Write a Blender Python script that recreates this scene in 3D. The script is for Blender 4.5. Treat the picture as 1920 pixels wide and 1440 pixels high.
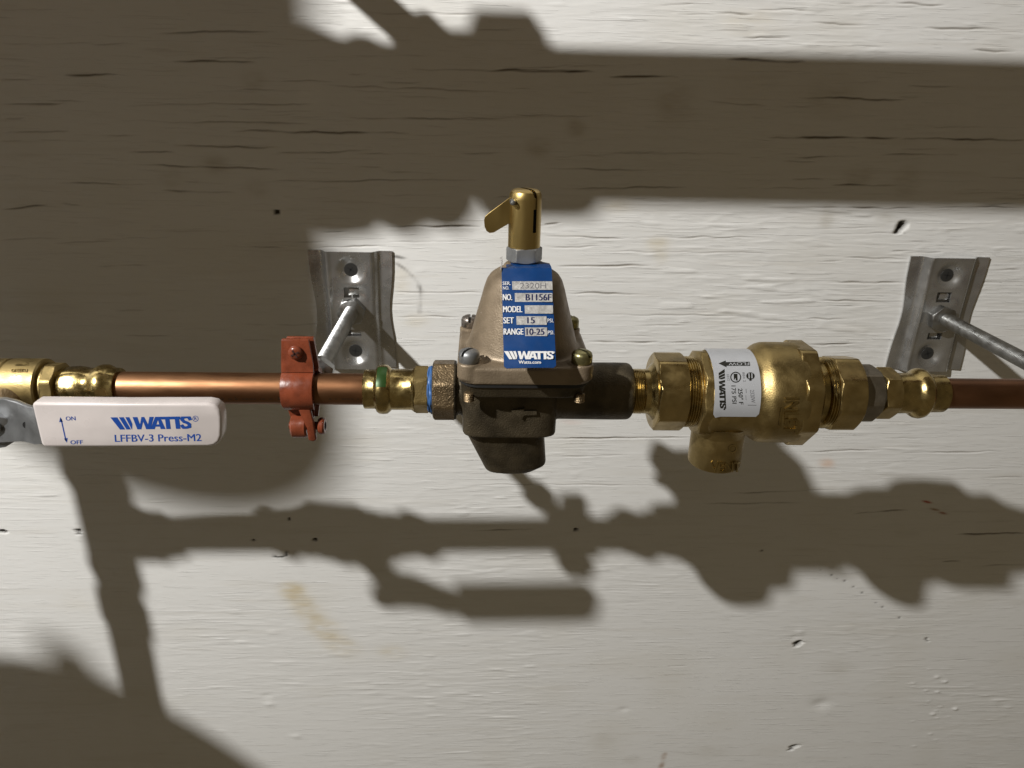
import bpy, bmesh, math, random
import numpy as np
from mathutils import Vector, Matrix

for o in list(bpy.data.objects):
    bpy.data.objects.remove(o)
S = bpy.context.scene
COL = S.collection
R = math.radians
MM = 0.001

# ------------------------------------------------------------------ camera
FPX = 1400.0                       # focal length in photo pixels (photo 1920 x 1440)
PITCH, YAW, ROLL = R(22.426), R(2.7245), R(1.4787)
CAM = Vector((-0.01666, -0.49218, 0.14468))
FWD = Vector((math.sin(YAW)*math.cos(PITCH), math.cos(YAW)*math.cos(PITCH), -math.sin(PITCH)))
_r0 = Vector((math.cos(YAW), -math.sin(YAW), 0)); _u0 = _r0.cross(FWD)
RIGHT = _r0*math.cos(ROLL) + _u0*math.sin(ROLL)
UP = _u0*math.cos(ROLL) - _r0*math.sin(ROLL)
cd = bpy.data.cameras.new('camera'); cam = bpy.data.objects.new('camera', cd); COL.objects.link(cam)
cam.matrix_world = Matrix(((RIGHT.x, UP.x, -FWD.x, CAM.x), (RIGHT.y, UP.y, -FWD.y, CAM.y), (RIGHT.z, UP.z, -FWD.z, CAM.z), (0, 0, 0, 1)))
cd.sensor_fit = 'HORIZONTAL'; cd.sensor_width = 36; cd.lens = 36*FPX/1920
cd.clip_start = 0.01; cd.clip_end = 20
cd.dof.use_dof = True; cd.dof.focus_distance = 0.375; cd.dof.aperture_fstop = 22
S.camera = cam

# ------------------------------------------------------------------ light
LAMP = Vector((-0.7837, -0.7348, 0.7592))
w = bpy.data.worlds.new('World'); S.world = w; w.use_nodes = True
bg = w.node_tree.nodes['Background']
bg.inputs[0].default_value = (1.0, 0.81, 0.525, 1); bg.inputs[1].default_value = 0.106
ld = bpy.data.lights.new('work_lamp_bulb', 'POINT'); lo = bpy.data.objects.new('work_lamp_bulb', ld); COL.objects.link(lo)
lo.location = LAMP; ld.energy = 90; ld.shadow_soft_size = 0.018; ld.color = (1.0, 0.98, 0.945)
S.view_settings.view_transform = 'Standard'; S.view_settings.look = 'None'
S.view_settings.exposure = 0; S.view_settings.gamma = 1
try: S.view_settings.use_curve_mapping = False
except Exception: pass
S.render.engine = 'CYCLES'
S.cycles.max_bounces = 6

# ------------------------------------------------------------------ pixel helpers
def ray(x, y): return (FWD + RIGHT*((x-960)/FPX) - UP*((y-720)/FPX)).normalized()
def at(x, y, Y):
    v = ray(x, y); return CAM + v*((Y-CAM.y)/v.y)
def on_plane(P, N):
    def f(x, y):
        v = ray(x, y); return CAM + v*((P-CAM).dot(N)/v.dot(N)), N
    return f
def on_xcyl(Yc, Zc, r):
    def f(x, y):
        v = ray(x, y); oy, oz = CAM.y-Yc, CAM.z-Zc
        a = v.y**2+v.z**2; b = oy*v.y+oz*v.z; c = oy*oy+oz*oz-r*r
        D = max(b*b-a*c, 0); t = (-b-math.sqrt(D))/a; P = CAM+v*t
        return P, Vector((0, P.y-Yc, P.z-Zc)).normalized()
    return f
def on_zcyl(Xc, Yc, r):
    def f(x, y):
        v = ray(x, y); ox, oy = CAM.x-Xc, CAM.y-Yc
        a = v.x**2+v.y**2; b = ox*v.x+oy*v.y; c = ox*ox+oy*oy-r*r
        D = max(b*b-a*c, 0); t = (-b-math.sqrt(D))/a; P = CAM+v*t
        return P, Vector((P.x-Xc, P.y-Yc, 0)).normalized()
    return f
def cast(x, y, Y):                     # point that throws its shadow on wall pixel (x, y)
    P = at(x, y, 0); return P + (LAMP-P)*(Y/LAMP.y)

D = 0.142                              # pipe axis to wall
ZP = -0.00345                          # pipe axis height
def XP(x): return at(x, 727+11*(x-300)/1550, -D).x
def RP(x, half): return half*(at(x+1, 730, -D).x-at(x, 730, -D).x)   # half height in px -> metres

# ------------------------------------------------------------------ materials
def mat(name, col, metal=0, rough=.5, bump=0, bscale=400, var=0, vscale=60, rvar=0, stretch=None, coat=0, spec=.5, tone=None, fine=0):
    m = bpy.data.materials.new(name); m.use_nodes = True; nt = m.node_tree; N = nt.nodes; L = nt.links
    p = N['Principled BSDF']; p.inputs['Base Color'].default_value = (*col, 1); p.inputs['Metallic'].default_value = metal
    p.inputs['Roughness'].default_value = rough; p.inputs['Coat Weight'].default_value = coat
    p.inputs['Specular IOR Level'].default_value = spec
    tc = N.new('ShaderNodeTexCoord'); mp = N.new('ShaderNodeMapping'); L.new(tc.outputs['Object'], mp.inputs[0])
    if stretch: mp.inputs['Scale'].default_value = stretch
    def noise(sc, det=4):
        n = N.new('ShaderNodeTexNoise'); n.inputs['Scale'].default_value = sc; n.inputs['Detail'].default_value = det
        L.new(mp.outputs[0], n.inputs['Vector']); return n
    if var:
        n = noise(vscale); mx = N.new('ShaderNodeMix'); mx.data_type = 'RGBA'
        c2 = tone if tone else tuple(c*(1-var) for c in col)
        rp = N.new('ShaderNodeMapRange'); rp.inputs[1].default_value = .38; rp.inputs[2].default_value = .66
        L.new(n.outputs['Fac'], rp.inputs[0]); L.new(rp.outputs[0], mx.inputs[0])
        mx.inputs[6].default_value = (*col, 1); mx.inputs[7].default_value = (*c2, 1); L.new(mx.outputs[2], p.inputs['Base Color'])
    if rvar:
        n = noise(vscale*2.3); rp = N.new('ShaderNodeMapRange'); rp.inputs[1].default_value = .3; rp.inputs[2].default_value = .7
        rp.inputs[3].default_value = max(.03, rough-rvar); rp.inputs[4].default_value = rough+rvar
        L.new(n.outputs['Fac'], rp.inputs[0]); L.new(rp.outputs[0], p.inputs['Roughness'])
    if bump:
        n = noise(bscale, 3); b = N.new('ShaderNodeBump'); b.inputs['Strength'].default_value = bump; b.inputs['Distance'].default_value = .0006
        L.new(n.outputs['Fac'], b.inputs['Height']); L.new(b.outputs[0], p.inputs['Normal'])
    return m
M = {}
M['brass'] = mat('machined_brass', (.46, .345, .15), 1, .33, .06, 900, .28, 80, .10)
M['brass_cast'] = mat('cast_brass', (.40, .30, .13), 1, .43, .22, 1500, .28, 70, .10)
M['brass_shiny'] = mat('pressed_brass', (.48, .365, .155), 1, .25, .14, 600, .45, 130, .10)
M['brass_satin'] = mat('satin_brass', (.50, .365, .14), 1, .37, .03, 900, .2, 60, .06, (1, 1, .25))
M['bronze'] = mat('dark_cast_bronze', (.100, .080, .050), .7, .50, .65, 1500, .5, 90, .10)
M['bronze_port'] = mat('ground_cast_bronze', (.26, .19, .11), .85, .42, .8, 1100, .4, 120, .1)
M['bonnet'] = mat('tan_bronze', (.265, .207, .142), .4, .46, .30, 1300, .40, 75, .10, tone=(.18, .138, .092))
M['bushing'] = mat('grey_bronze', (.22, .19, .145), .9, .40, .15, 800, .3, 90, .08)
M['copper'] = mat('copper', (.275, .145, .074), 1, .45, .10, 420, .55, 60, .10, (.30, 1, 1), tone=(.18, .085, .042))
M['copper_second'] = mat('second_copper', (.27, .135, .075), 1, .38, .06, 500, .4, 50, .08, (.4, 1, 1))  # close to copper; the right pipe is dark from the backflow preventer's shade
M['epoxy'] = mat('red_brown_coating', (.205, .048, .021), 0, .29, .14, 500, .35, 160, .08, spec=.5)
M['zinc'] = mat('zinc_steel', (.40, .405, .40), 1, .38, .10, 700, .3, 110, .10)
M['galv'] = mat('galvanised_sheet', (.54, .54, .535), .86, .27, .06, 350, .30, 45, .10)
M['dull_zinc'] = mat('dull_zinc', (.36, .37, .38), .8, .46, .10, 600, .3, 70, .08)
M['steel_screw'] = mat('tarnished_steel', (.30, .27, .245), .9, .40, .15, 900, .4, 250, .1)
M['green_screw'] = mat('yellow_zinc', (.36, .33, .16), .9, .38, .15, 900, .4, 250, .1)
M['black_screw'] = mat('black_phosphate', (.050, .050, .048), .5, .38, .1, 900)
M['black'] = mat('black_rubber_and_shade', (.010, .010, .010), 0, .6, .1, 500)  # also stands in for the shade of the hole and recesses
M['vinyl'] = mat('white_vinyl', (.60, .55, .535), 0, .30, .05, 160, .16, 38, .06, spec=.5)
M['ink_blue'] = mat('blue_ink', (.010, .060, .30), 0, .4)
M['tag_blue'] = mat('blue_tag', (.003, .042, .165), 0, .36, .04, 300, .18, 90, .07)
M['tag_white'] = mat('white_print', (.70, .70, .70), .0, .40, 0)
M['tag_silver'] = mat('bare_aluminium', (.66, .65, .635), .55, .40, .25, 900, .28, 420, .08)
M['tag_ink'] = mat('dark_blue_ink', (.008, .012, .06), 0, .4)
M['label'] = mat('paper_label', (.38, .39, .41), 0, .34, .02, 200, .06, 100)
M['label_ink'] = mat('black_ink', (.012, .012, .009), 0, .4)
M['label_grey'] = mat('grey_ink', (.14, .14, .15), 0, .45)
M['sealant'] = mat('blue_thread_sealant', (.05, .14, .36), 0, .45, .3, 700, .5, 200)
M['filter'] = mat('blue_plastic', (.02, .06, .2), 0, .4)
M['tank'] = mat('grey_tank_paint', (.35, .36, .37), 0, .4, .05, 200)

# ------------------------------------------------------------------ object helpers
def tag(o, label=None, cat=None, group=None, kind=None):
    if label: o['label'] = label
    if cat: o['category'] = cat
    if group: o['group'] = group
    if kind: o['kind'] = kind
    return o
def thing(name, loc, label, cat, group=None):
    o = bpy.data.objects.new(name, None); COL.objects.link(o); o.location = loc; o.empty_display_size = .01
    o['_o'] = tuple(loc); return tag(o, label, cat, group)
def finish(bm, ang=32):
    bmesh.ops.remove_doubles(bm, verts=bm.verts, dist=1e-6)
    bmesh.ops.recalc_face_normals(bm, faces=bm.faces)
    for f in bm.faces: f.smooth = True
    for e in bm.edges:
        e.smooth = not (len(e.link_faces) == 2 and e.calc_face_angle(0) > R(ang))
def obj(name, bm, material, parent=None, ang=32, label=None, cat=None, group=None, raw=False):
    if not raw: finish(bm, ang)
    me = bpy.data.meshes.new(name); bm.to_mesh(me); bm.free()
    if material: me.materials.append(M[material])
    return link(name, me, parent, label, cat, group)
def link(name, me, parent=None, label=None, cat=None, group=None):
    o = bpy.data.objects.new(name, me); COL.objects.link(o)
    if parent is None:                                    # put a mesh thing's origin at its own middle
        c = sum((Vector(v.co) for v in me.vertices), Vector())/max(1, len(me.vertices))
        me.transform(Matrix.Translation(-c)); o.location = c; o['_o'] = tuple(c)
    else:
        org = Vector(parent['_o']); me.transform(Matrix.Translation(-org)); o.parent = parent; o['_o'] = tuple(parent['_o'])
    return tag(o, label, cat, group)
AX = {'X': (Vector((1, 0, 0)), Vector((0, 1, 0)), Vector((0, 0, 1))),
      'Y': (Vector((0, 1, 0)), Vector((0, 0, 1)), Vector((1, 0, 0))),
      'Z': (Vector((0, 0, 1)), Vector((1, 0, 0)), Vector((0, 1, 0)))}
def frame(axis):
    if isinstance(axis, str): return AX[axis]
    a = Vector(axis).normalized(); b = a.orthogonal().normalized(); return a, b, a.cross(b)
def lathe(bm, prof, axis='X', c=(0, 0, 0), seg=48, rad=None, cap=True):
    """prof: [(s, r)]; rad(s, r, theta) may modulate the radius"""
    a, b, d = frame(axis); c = Vector(c); rings = []
    for s, r in prof:
        ring = []
        for i in range(seg):
            th = 2*math.pi*i/seg; rr = rad(s, r, th) if rad else r
            ring.append(bm.verts.new(c+a*s+(b*math.cos(th)+d*math.sin(th))*rr))
        rings.append(ring)
    for q in range(len(rings)-1):
        for i in range(seg):
            j = (i+1) % seg
            bm.faces.new((rings[q][i], rings[q][j], rings[q+1][j], rings[q+1][i]))
    if cap:
        bm.faces.new(rings[0]); bm.faces.new(rings[-1])
    return bm
def poly_r(n, ap, th, rot):
    s = 2*math.pi/n; t = (th-rot) % s - s/2
    return ap/math.cos(t)
def nut(bm, n, ap, s0, s1, axis='X', c=(0, 0, 0), rot=0, ch=(1, 1), hole=0, seg=96, rnd=.04):
    """n-sided prism with turned conical chamfers at its ends (ap = apothem)"""
    cr = ap/math.cos(math.pi/n); k = 1.0
    def rad(s, r, th):
        rr = min(poly_r(n, ap, th, rot), cr*(1-rnd*.3))
        lim = 1e9
        if ch[0]: lim = min(lim, ap*.985+(s-s0)*1.7)
        if ch[1]: lim = min(lim, ap*.985+(s1-s)*1.7)
        return min(rr, lim)
    dd = (cr-ap)/1.7*1.15
    ss = [s0+dd*i/6 for i in range(7)]+[s1-dd*i/6 for i in range(6, -1, -1)]
    if s1-s0 < 2*dd: ss = [s0+(s1-s0)*i/12 for i in range(13)]
    return lathe(bm, [(s, ap) for s in ss], axis, c, seg, rad)
def box(bm, x0, x1, y0, y1, z0, z1):
    v = [bm.verts.new((x, y, z)) for x in (x0, x1) for y in (y0, y1) for z in (z0, z1)]
    for f in ((0, 1, 3, 2), (4, 6, 7, 5), (0, 4, 5, 1), (2, 3, 7, 6), (0, 2, 6, 4), (1, 5, 7, 3)): bm.faces.new([v[i] for i in f])
    return v
def slab(pts, ext, bevel=0, seg=3):
    """closed outline pts (Vectors) extruded by vector ext"""
    bm = bmesh.new(); a = [bm.verts.new(p) for p in pts]; b = [bm.verts.new(Vector(p)+ext) for p in pts]
    bm.faces.new(a); bm.faces.new(list(reversed(b))); n = len(pts)
    for i in range(n): bm.faces.new((a[i], b[i], b[(i+1) % n], a[(i+1) % n]))
    bmesh.ops.recalc_face_normals(bm, faces=bm.faces)
    if bevel:
        es = [e for e in bm.edges if len(e.link_faces) == 2 and e.calc_face_angle(0) > R(50)]
        bmesh.ops.bevel(bm, geom=es, offset=bevel, segments=seg, profile=.5, affect='EDGES', clamp_overlap=True)
    return bm
def rrect(cx, cz, hw, hh, r, n=6):
    o = []
    for sx, sz, a0 in ((1, 1, 0), (-1, 1, 90), (-1, -1, 180), (1, -1, 270)):
        for i in range(n+1):
            a = R(a0+90*i/n); o.append((cx+sx*(hw-r)+r*math.cos(a), cz+sz*(hh-r)+r*math.sin(a)))
    return o
def hull(bm, pts):
    vs = [bm.verts.new(p) for p in pts]
    r = bmesh.ops.convex_hull(bm, input=vs)
    kill = [v for v in r['geom_interior'] if isinstance(v, bmesh.types.BMVert)]
    if kill: bmesh.ops.delete(bm, geom=kill, context='VERTS')
def ellipse(cx, cy, hx, hy, z, n=32, p=2.0):
    o = []
    for i in range(n):
        t = 2*math.pi*i/n; c, s = math.cos(t), math.sin(t)
        o.append(Vector((cx+hx*math.copysign(abs(c)**(2/p), c), cy+hy*math.copysign(abs(s)**(2/p), s), z)))
    return o
def remeshed(shells, voxel, it=4, fac=.5):
    bm = bmesh.new()
    for fn in shells:
        b = bmesh.new(); fn(b); bmesh.ops.recalc_face_normals(b, faces=b.faces)
        me = bpy.data.meshes.new('tmp'); b.to_mesh(me); b.free(); bm.from_mesh(me); bpy.data.meshes.remove(me)
    me = bpy.data.meshes.new('tmp'); bm.to_mesh(me); bm.free()
    o = bpy.data.objects.new('tmp', me); COL.objects.link(o)
    m = o.modifiers.new('r', 'REMESH'); m.mode = 'VOXEL'; m.voxel_size = voxel; m.use_smooth_shade = True
    if it: s = o.modifiers.new('s', 'SMOOTH'); s.iterations = it; s.factor = fac
    dg = bpy.context.evaluated_depsgraph_get(); ev = o.evaluated_get(dg)
    res = bpy.data.meshes.new_from_object(ev); bpy.data.objects.remove(o)
    for p in res.polygons: p.use_smooth = True
    return res
def copy_tree(o, delta, parent=None):
    c = o.copy(); COL.objects.link(c)
    if parent is None: c.location = o.location+Vector(delta)
    else: c.parent = parent
    for ch in list(o.children): copy_tree(ch, delta, c)
    return c
# ---- lettering: outline text fitted to a pixel quad of the photo and laid on the real surface
def text_polys(s, bold=0.0):
    cu = bpy.data.curves.new('t', 'FONT'); cu.body = s; cu.size = 1; cu.offset = bold; cu.resolution_u = 4
    o = bpy.data.objects.new('t', cu); COL.objects.link(o)
    dg = bpy.context.evaluated_depsgraph_get(); me = bpy.data.meshes.new_from_object(o.evaluated_get(dg))
    vs = [(v.co.x, v.co.y) for v in me.vertices]; fs = [tuple(p.vertices) for p in me.polygons]
    bpy.data.objects.remove(o); bpy.data.meshes.remove(me)
    x0 = min(v[0] for v in vs); x1 = max(v[0] for v in vs); y0 = min(v[1] for v in vs); y1 = max(v[1] for v in vs)
    return [((x-x0)/(x1-x0), (y-y0)/(y1-y0)) for x, y in vs], fs
def lay(bm, vs, fs, quad, surf, lift, thick=0, fine=0):
    """vs in unit square; quad = pixel of bottom-left, bottom-right, top-left"""
    (ax, ay), (bx, by), (cx, cy) = quad
    b = bmesh.new(); nv = [b.verts.new((u, v, 0)) for u, v in vs]
    for f in fs:
        try: b.faces.new([nv[i] for i in f])
        except ValueError: pass
    if fine:
        bmesh.ops.triangulate(b, faces=b.faces)
        for _ in range(3):
            es = [e for e in b.edges if math.hypot((e.verts[0].co.x-e.verts[1].co.x)*math.hypot(bx-ax, by-ay), (e.verts[0].co.y-e.verts[1].co.y)*math.hypot(cx-ax, cy-ay)) > fine]
            if not es: break
            bmesh.ops.subdivide_edges(b, edges=es, cuts=1); bmesh.ops.triangulate(b, faces=b.faces)
    if thick:
        r = bmesh.ops.extrude_face_region(b, geom=list(b.faces))
        for g in r['geom']:
            if isinstance(g, bmesh.types.BMVert): g.co.z = 1
    for v in b.verts:
        u, t, h = v.co
        P, Nn = surf(ax+(bx-ax)*u+(cx-ax)*t, ay+(by-ay)*u+(cy-ay)*t)
        v.co = P+Nn*(lift+h*thick)
    me = bpy.data.meshes.new('x'); b.to_mesh(me); b.free(); bm.from_mesh(me); bpy.data.meshes.remove(me)
def text(bm, s, quad, surf, lift=.00006, bold=.012, thick=0, fine=0):
    vs, fs = text_polys(s, 0); lay(bm, vs, fs, quad, surf, lift, thick, fine)
    if bold > .001 and not thick:
        (ax, ay), (bx, by), (cx, cy) = quad; l = math.hypot(bx-ax, by-ay); h = math.hypot(cx-ax, cy-ay); k = h*bold*4.5/l
        for q, sg in enumerate((1, -1)):
            ox, oy = (bx-ax)*k*sg, (by-ay)*k*sg
            lay(bm, vs, fs, ((ax+ox, ay+oy), (bx+ox, by+oy), (cx+ox, cy+oy)), surf, lift+4e-6*(q+1), 0, fine)
def rect_q(x0, y0, x1, y1): return ((x0, y1), (x1, y1), (x0, y0))
def shape(bm, pts, surf, lift=.00006, fine=0):
    """polygon given in pixels"""
    x0 = min(p[0] for p in pts); x1 = max(p[0] for p in pts); y0 = min(p[1] for p in pts); y1 = max(p[1] for p in pts)
    vs = [((x-x0)/(x1-x0), (y1-y)/(y1-y0)) for x, y in pts]
    lay(bm, vs, [tuple(range(len(pts)))], rect_q(x0, y0, x1, y1), surf, lift, 0, fine)
def ring_px(bm, cx, cy, r0, r1, surf, lift, n=28):
    for i in range(n):
        a, b = 2*math.pi*i/n, 2*math.pi*(i+1)/n
        shape(bm, [(cx+r0*math.cos(a), cy+r0*math.sin(a)), (cx+r1*math.cos(a), cy+r1*math.sin(a)), (cx+r1*math.cos(b), cy+r1*math.sin(b)), (cx+r0*math.cos(b), cy+r0*math.sin(b))], surf, lift)
def logo(bm, o, ux, uy, surf, lift, fine=0):
    """slanted bars and bold capitals; o = px of top-left, ux = width vector, uy = height vector (down)"""
    def P(u, v): return (o[0]+ux[0]*u+uy[0]*v, o[1]+ux[1]*u+uy[1]*v)
    cnt = [0]
    def poly(pts):
        cnt[0] += 1
        px = [P(u, v) for u, v in pts]
        b = bmesh.new(); vs = [b.verts.new((u, v, 0)) for u, v in pts]; b.faces.new(vs); bmesh.ops.triangulate(b, faces=b.faces)
        if fine:
            bmesh.ops.subdivide_edges(b, edges=list(b.edges), cuts=2); bmesh.ops.triangulate(b, faces=b.faces)
        for v in b.verts:
            q, n = surf(*P(v.co.x, v.co.y)); v.co = q+n*(lift+3e-6*cnt[0])
        me = bpy.data.meshes.new('x'); b.to_mesh(me); b.free(); bm.from_mesh(me); bpy.data.meshes.remove(me)
    poly([(0, 0), (.085, 0), (.165, 1), (.10, 1)])
    poly([(.105, 0), (.165, 0), (.235, 1), (.18, 1)])
    poly([(.185, 0), (.235, 0), (.262, .55), (.25, 1), (.245, 1)])
    # W
    poly([(.275, 0), (.335, 0), (.355, .62), (.335, 1), (.315, 1)])
    poly([(.335, 1), (.355, .62), (.385, 0), (.42, 0), (.365, 1)])
    poly([(.385, 0), (.42, 0), (.455, .62), (.44, 1), (.425, 1)])
    poly([(.44, 1), (.455, .62), (.485, 0), (.54, 0), (.475, 1)])
    # A
    poly([(.475, 1), (.555, 0), (.60, 0), (.60, .25), (.585, .25), (.53, 1)])
    poly([(.60, 0), (.615, 0), (.665, 1), (.605, 1), (.585, .25), (.60, .25)])
    poly([(.545, .62), (.61, .62), (.615, .80), (.535, .80)])
    # T T (joined bar)
    poly([(.615, 0), (.865, 0), (.865, .22), (.63, .22)])
    poly([(.675, .22), (.73, .22), (.73, 1), (.675, 1)])
    poly([(.795, .22), (.85, .22), (.85, 1), (.795, 1)])
    # S
    s = [(.985, .26), (.975, .08), (.935, .02), (.895, .08), (.885, .26), (.905, .42), (.945, .52), (.968, .64), (.965, .84), (.93, .92), (.89, .90), (.872, .72)]
    th = .05
    for i in range(len(s)-1):
        (x0, y0), (x1, y1) = s[i], s[i+1]; dx, dy = (x1-x0)*5.2, y1-y0; l = math.hypot(dx, dy) or 1
        ex, ey = dx/l*.05, dy/l*.05; nx, ny = -dy/l*.115, dx/l*.115
        cl = lambda y: min(1, max(0, y))
        poly([(x0-ex/5.2+nx/5.2, cl(y0-ey+ny)), (x1+ex/5.2+nx/5.2, cl(y1+ey+ny)), (x1+ex/5.2-nx/5.2, cl(y1+ey-ny)), (x0-ex/5.2-nx/5.2, cl(y0-ey-ny))])

# =================================================================== THE WALL
def build_wall():
    rng = np.random.RandomState(7)
    def axis_coords(lo, hi, step, out_lo, out_hi, big):
        a = np.arange(lo, hi+step/2, step)
        l = np.arange(out_lo, lo-big*.5, big); r = np.arange(hi+big, out_hi+big*.5, big)
        return np.concatenate([l, a, r])
    xs = axis_coords(-.475, .535, .0017, -1.3, 1.3, .02)
    zs = axis_coords(-.48, .215, .00045, -.9, 1.0, .02)
    nx, nz = len(xs), len(zs)
    X, Z = np.meshgrid(xs, zs)
    def vn(x, z, sx, sz, seed):
        r = np.random.RandomState(seed); g = r.rand(256, 256)
        u = x/sx+1000; v = z/sz+1000; iu = np.floor(u).astype(int); iv = np.floor(v).astype(int); fu = u-iu; fv = v-iv
        fu = fu*fu*(3-2*fu); fv = fv*fv*(3-2*fv)
        a = g[iv % 256, iu % 256]; b = g[iv % 256, (iu+1) % 256]; c = g[(iv+1) % 256, iu % 256]; d = g[(iv+1) % 256, (iu+1) % 256]
        return (a*(1-fu)+b*fu)*(1-fv)+(c*(1-fu)+d*fu)*fv-.5
    # gentle wander of the grain so that ridges are not ruler straight
    warp = .0022*vn(X, Z, .09, .03, 1)+.0010*vn(X, Z, .03, .012, 2)
    Zw = Z+warp
    amp = np.clip(.45+1.9*vn(X, Z, .16, .07, 3)+.8*vn(X, Z, .05, .03, 33)+.25*np.clip(Z*4, -.6, .6), .10, 1.5)             # some patches of veneer are rougher
    rid = lambda n: np.clip(1-np.abs(n)*5.5, 0, 1)**2
    H = (.00026*vn(X, Zw, .035, .0034, 4)+.00020*vn(X, Zw, .016, .0019, 5)+.00013*vn(X, Zw, .010, .0012, 6)+.00020*rid(vn(X, Zw, .040, .0040, 14))+.00014*rid(vn(X, Zw, .018, .0022, 15)))*amp*.48
    H += .00004*vn(X, Z, .004, .003, 8)+.0005*vn(X, Z, .12, .05, 9)
    # short raised flakes and torn fibres under the paint
    fl = vn(X, Zw, .014, .0026, 11)+.6*vn(X, Zw, .03, .005, 12)
    H += np.clip(fl-.33, 0, .3)*.0011*amp
    tint = np.ones((nz, nx, 3))
    def win(P, rad):
        i0, i1 = np.searchsorted(xs, (P.x-rad, P.x+rad)); j0, j1 = np.searchsorted(zs, (P.z-rad, P.z+rad))
        return slice(j0, j1), slice(i0, i1)
    def stain(x, y, rx, rz, col, k, rot=0, seed=0):
        P = at(x, y, 0); W = win(P, max(rx, rz)*2); Xs, Zs = X[W], Z[W]; dx = Xs-P.x; dz = Zs-P.z; c, s = math.cos(rot), math.sin(rot)
        u = (dx*c+dz*s)/rx; v = (-dx*s+dz*c)/rz
        wgt = np.exp(-(u*u+v*v)**1.4)*np.clip(.60+.7*vn(Xs, Zs, .012, .005, 40+seed)+.4*vn(Xs, Zs, .005, .0015, 70+seed), 0, 1.1)*k
        wgt = np.clip(wgt, 0, 1)[..., None]
        tint[W] = tint[W]*(1-wgt)+tint[W]*np.array(col)*wgt
    # faint large blotches in the paint
    bl = np.clip(vn(X, Z, .05, .035, 21)-.12, 0, 1)[..., None]
    tint *= 1-bl*np.array([.10, .12, .17])
    th = np.clip(vn(X, Zw, .05, .004, 22)-.22, 0, 1)[..., None]
    tint *= 1-th*np.array([.16, .19, .24])
    yel = (.78, .66, .42); gry = (.62, .58, .50); brn = (.55, .48, .36)
    for i, (x, y, rx, rz, c, k, ro) in enumerate([
        (547, 1106, 10, 7, yel, 1.0, 0), (563, 1127, 12, 9, yel, .7, -.6), (582, 1150, 14, 10, yel, .75, -.6), (607, 1180, 15, 11, yel, .7, -.6), (640, 1212, 15, 10, yel, .6, -.5),
        (735, 1222, 12, 8, yel, .45, 0), (1550, 410, 5, 7, gry, .7, 0), (1610, 330, 8, 6, brn, .5, 0), (1660, 410, 6, 5, gry, .4, 0), (1080, 240, 6, 5, brn, .6, 0),
        (1010, 275, 8, 6, brn, .65, 0), (1235, 458, 8, 5, yel, .5, 0), (1240, 480, 5, 6, yel, .35, 0), (1265, 195, 12, 12, brn, .4, 0), (475, 150, 7, 6, gry, .5, 0), (405, 308, 8, 6, gry, .55, 0),
        (318, 335, 8, 6, gry, .45, 0), (482, 352, 7, 5, gry, .45, 0), (1410, 40, 18, 8, yel, .3, 0), (1160, 385, 12, 5, yel, .4, 0), (752, 525, 6, 9, yel, .35, 0), (780, 600, 10, 5, yel, .3, 0),
        (1570, 1250, 14, 9, gry, .35, 0), (1130, 1390, 12, 8, gry, .3, 0), (1330, 1410, 22, 7, gry, .4, 0), (1700, 340, 8, 10, brn, .35, 0), (1560, 180, 20, 12, brn, .25, 0),
        (1550, 868, 6, 4, (.95, .66, .5), .7, -.3), (1070, 792, 8, 2, (.9, .6, .55), .5, 0), (590, 480, 6, 6, (1.2, 1.2, 1.2), .6, 0), (580, 180, 7, 6, (1.2, 1.2, 1.2), .5, 0),
        (1245, 1418, 2.5, 5, (.45, .28, .17), .95, -.2), (1240, 1436, 2.5, 5, (.42, .26, .16), .95, -.2), (1185, 1425, 9, 6, gry, .3, 0), (1700, 1000, 10, 6, gry, .2, 0), (150, 1130, 20, 10, yel, .12, 0)]):
        stain(x, y, rx*MM, rz*MM, c, k, ro, i)
    def crack(x0, y0, x1, y1, st, thin=1.0):
        A = at(x0, y0, 0); B = at(x1, y1, 0)
        i0 = np.searchsorted(xs, min(A.x, B.x)); i1 = np.searchsorted(xs, max(A.x, B.x))
        if i1-i0 < 3: return
        xx = xs[i0:i1]; t = (xx-A.x)/(B.x-A.x)
        sd = rng.randint(1, 9999)
        zc = A.z+(B.z-A.z)*t+.0011*vn(xx, xx*0+.3, .012, .01, sd)+.0004*vn(xx, xx*0+.7, .004, .01, sd+1)
        taper = np.clip(np.minimum(t, 1-t)*4, 0, 1)**.6*np.clip(.90+1.2*vn(xx, xx*0, .014, .01, sd+2), .20, 1.25)
        wd = (.00020+.00030*st)*thin*(.55+.6*taper)
        j0 = np.searchsorted(zs, zc.min()-.004); j1 = np.searchsorted(zs, zc.max()+.004)
        dz = zs[j0:j1, None]-zc[None, :]
        g = np.exp(-(dz/wd)**2)*taper*st
        H[j0:j1, i0:i1] -= g*.0011
        H[j0:j1, i0:i1] += np.exp(-((dz+.0014)/.0008)**2)*taper*st*.00016
        k = np.clip(g*1.05, 0, .93)[..., None]
        tint[j0:j1, i0:i1] *= 1-k*np.array([.80, .84, .88])
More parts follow.
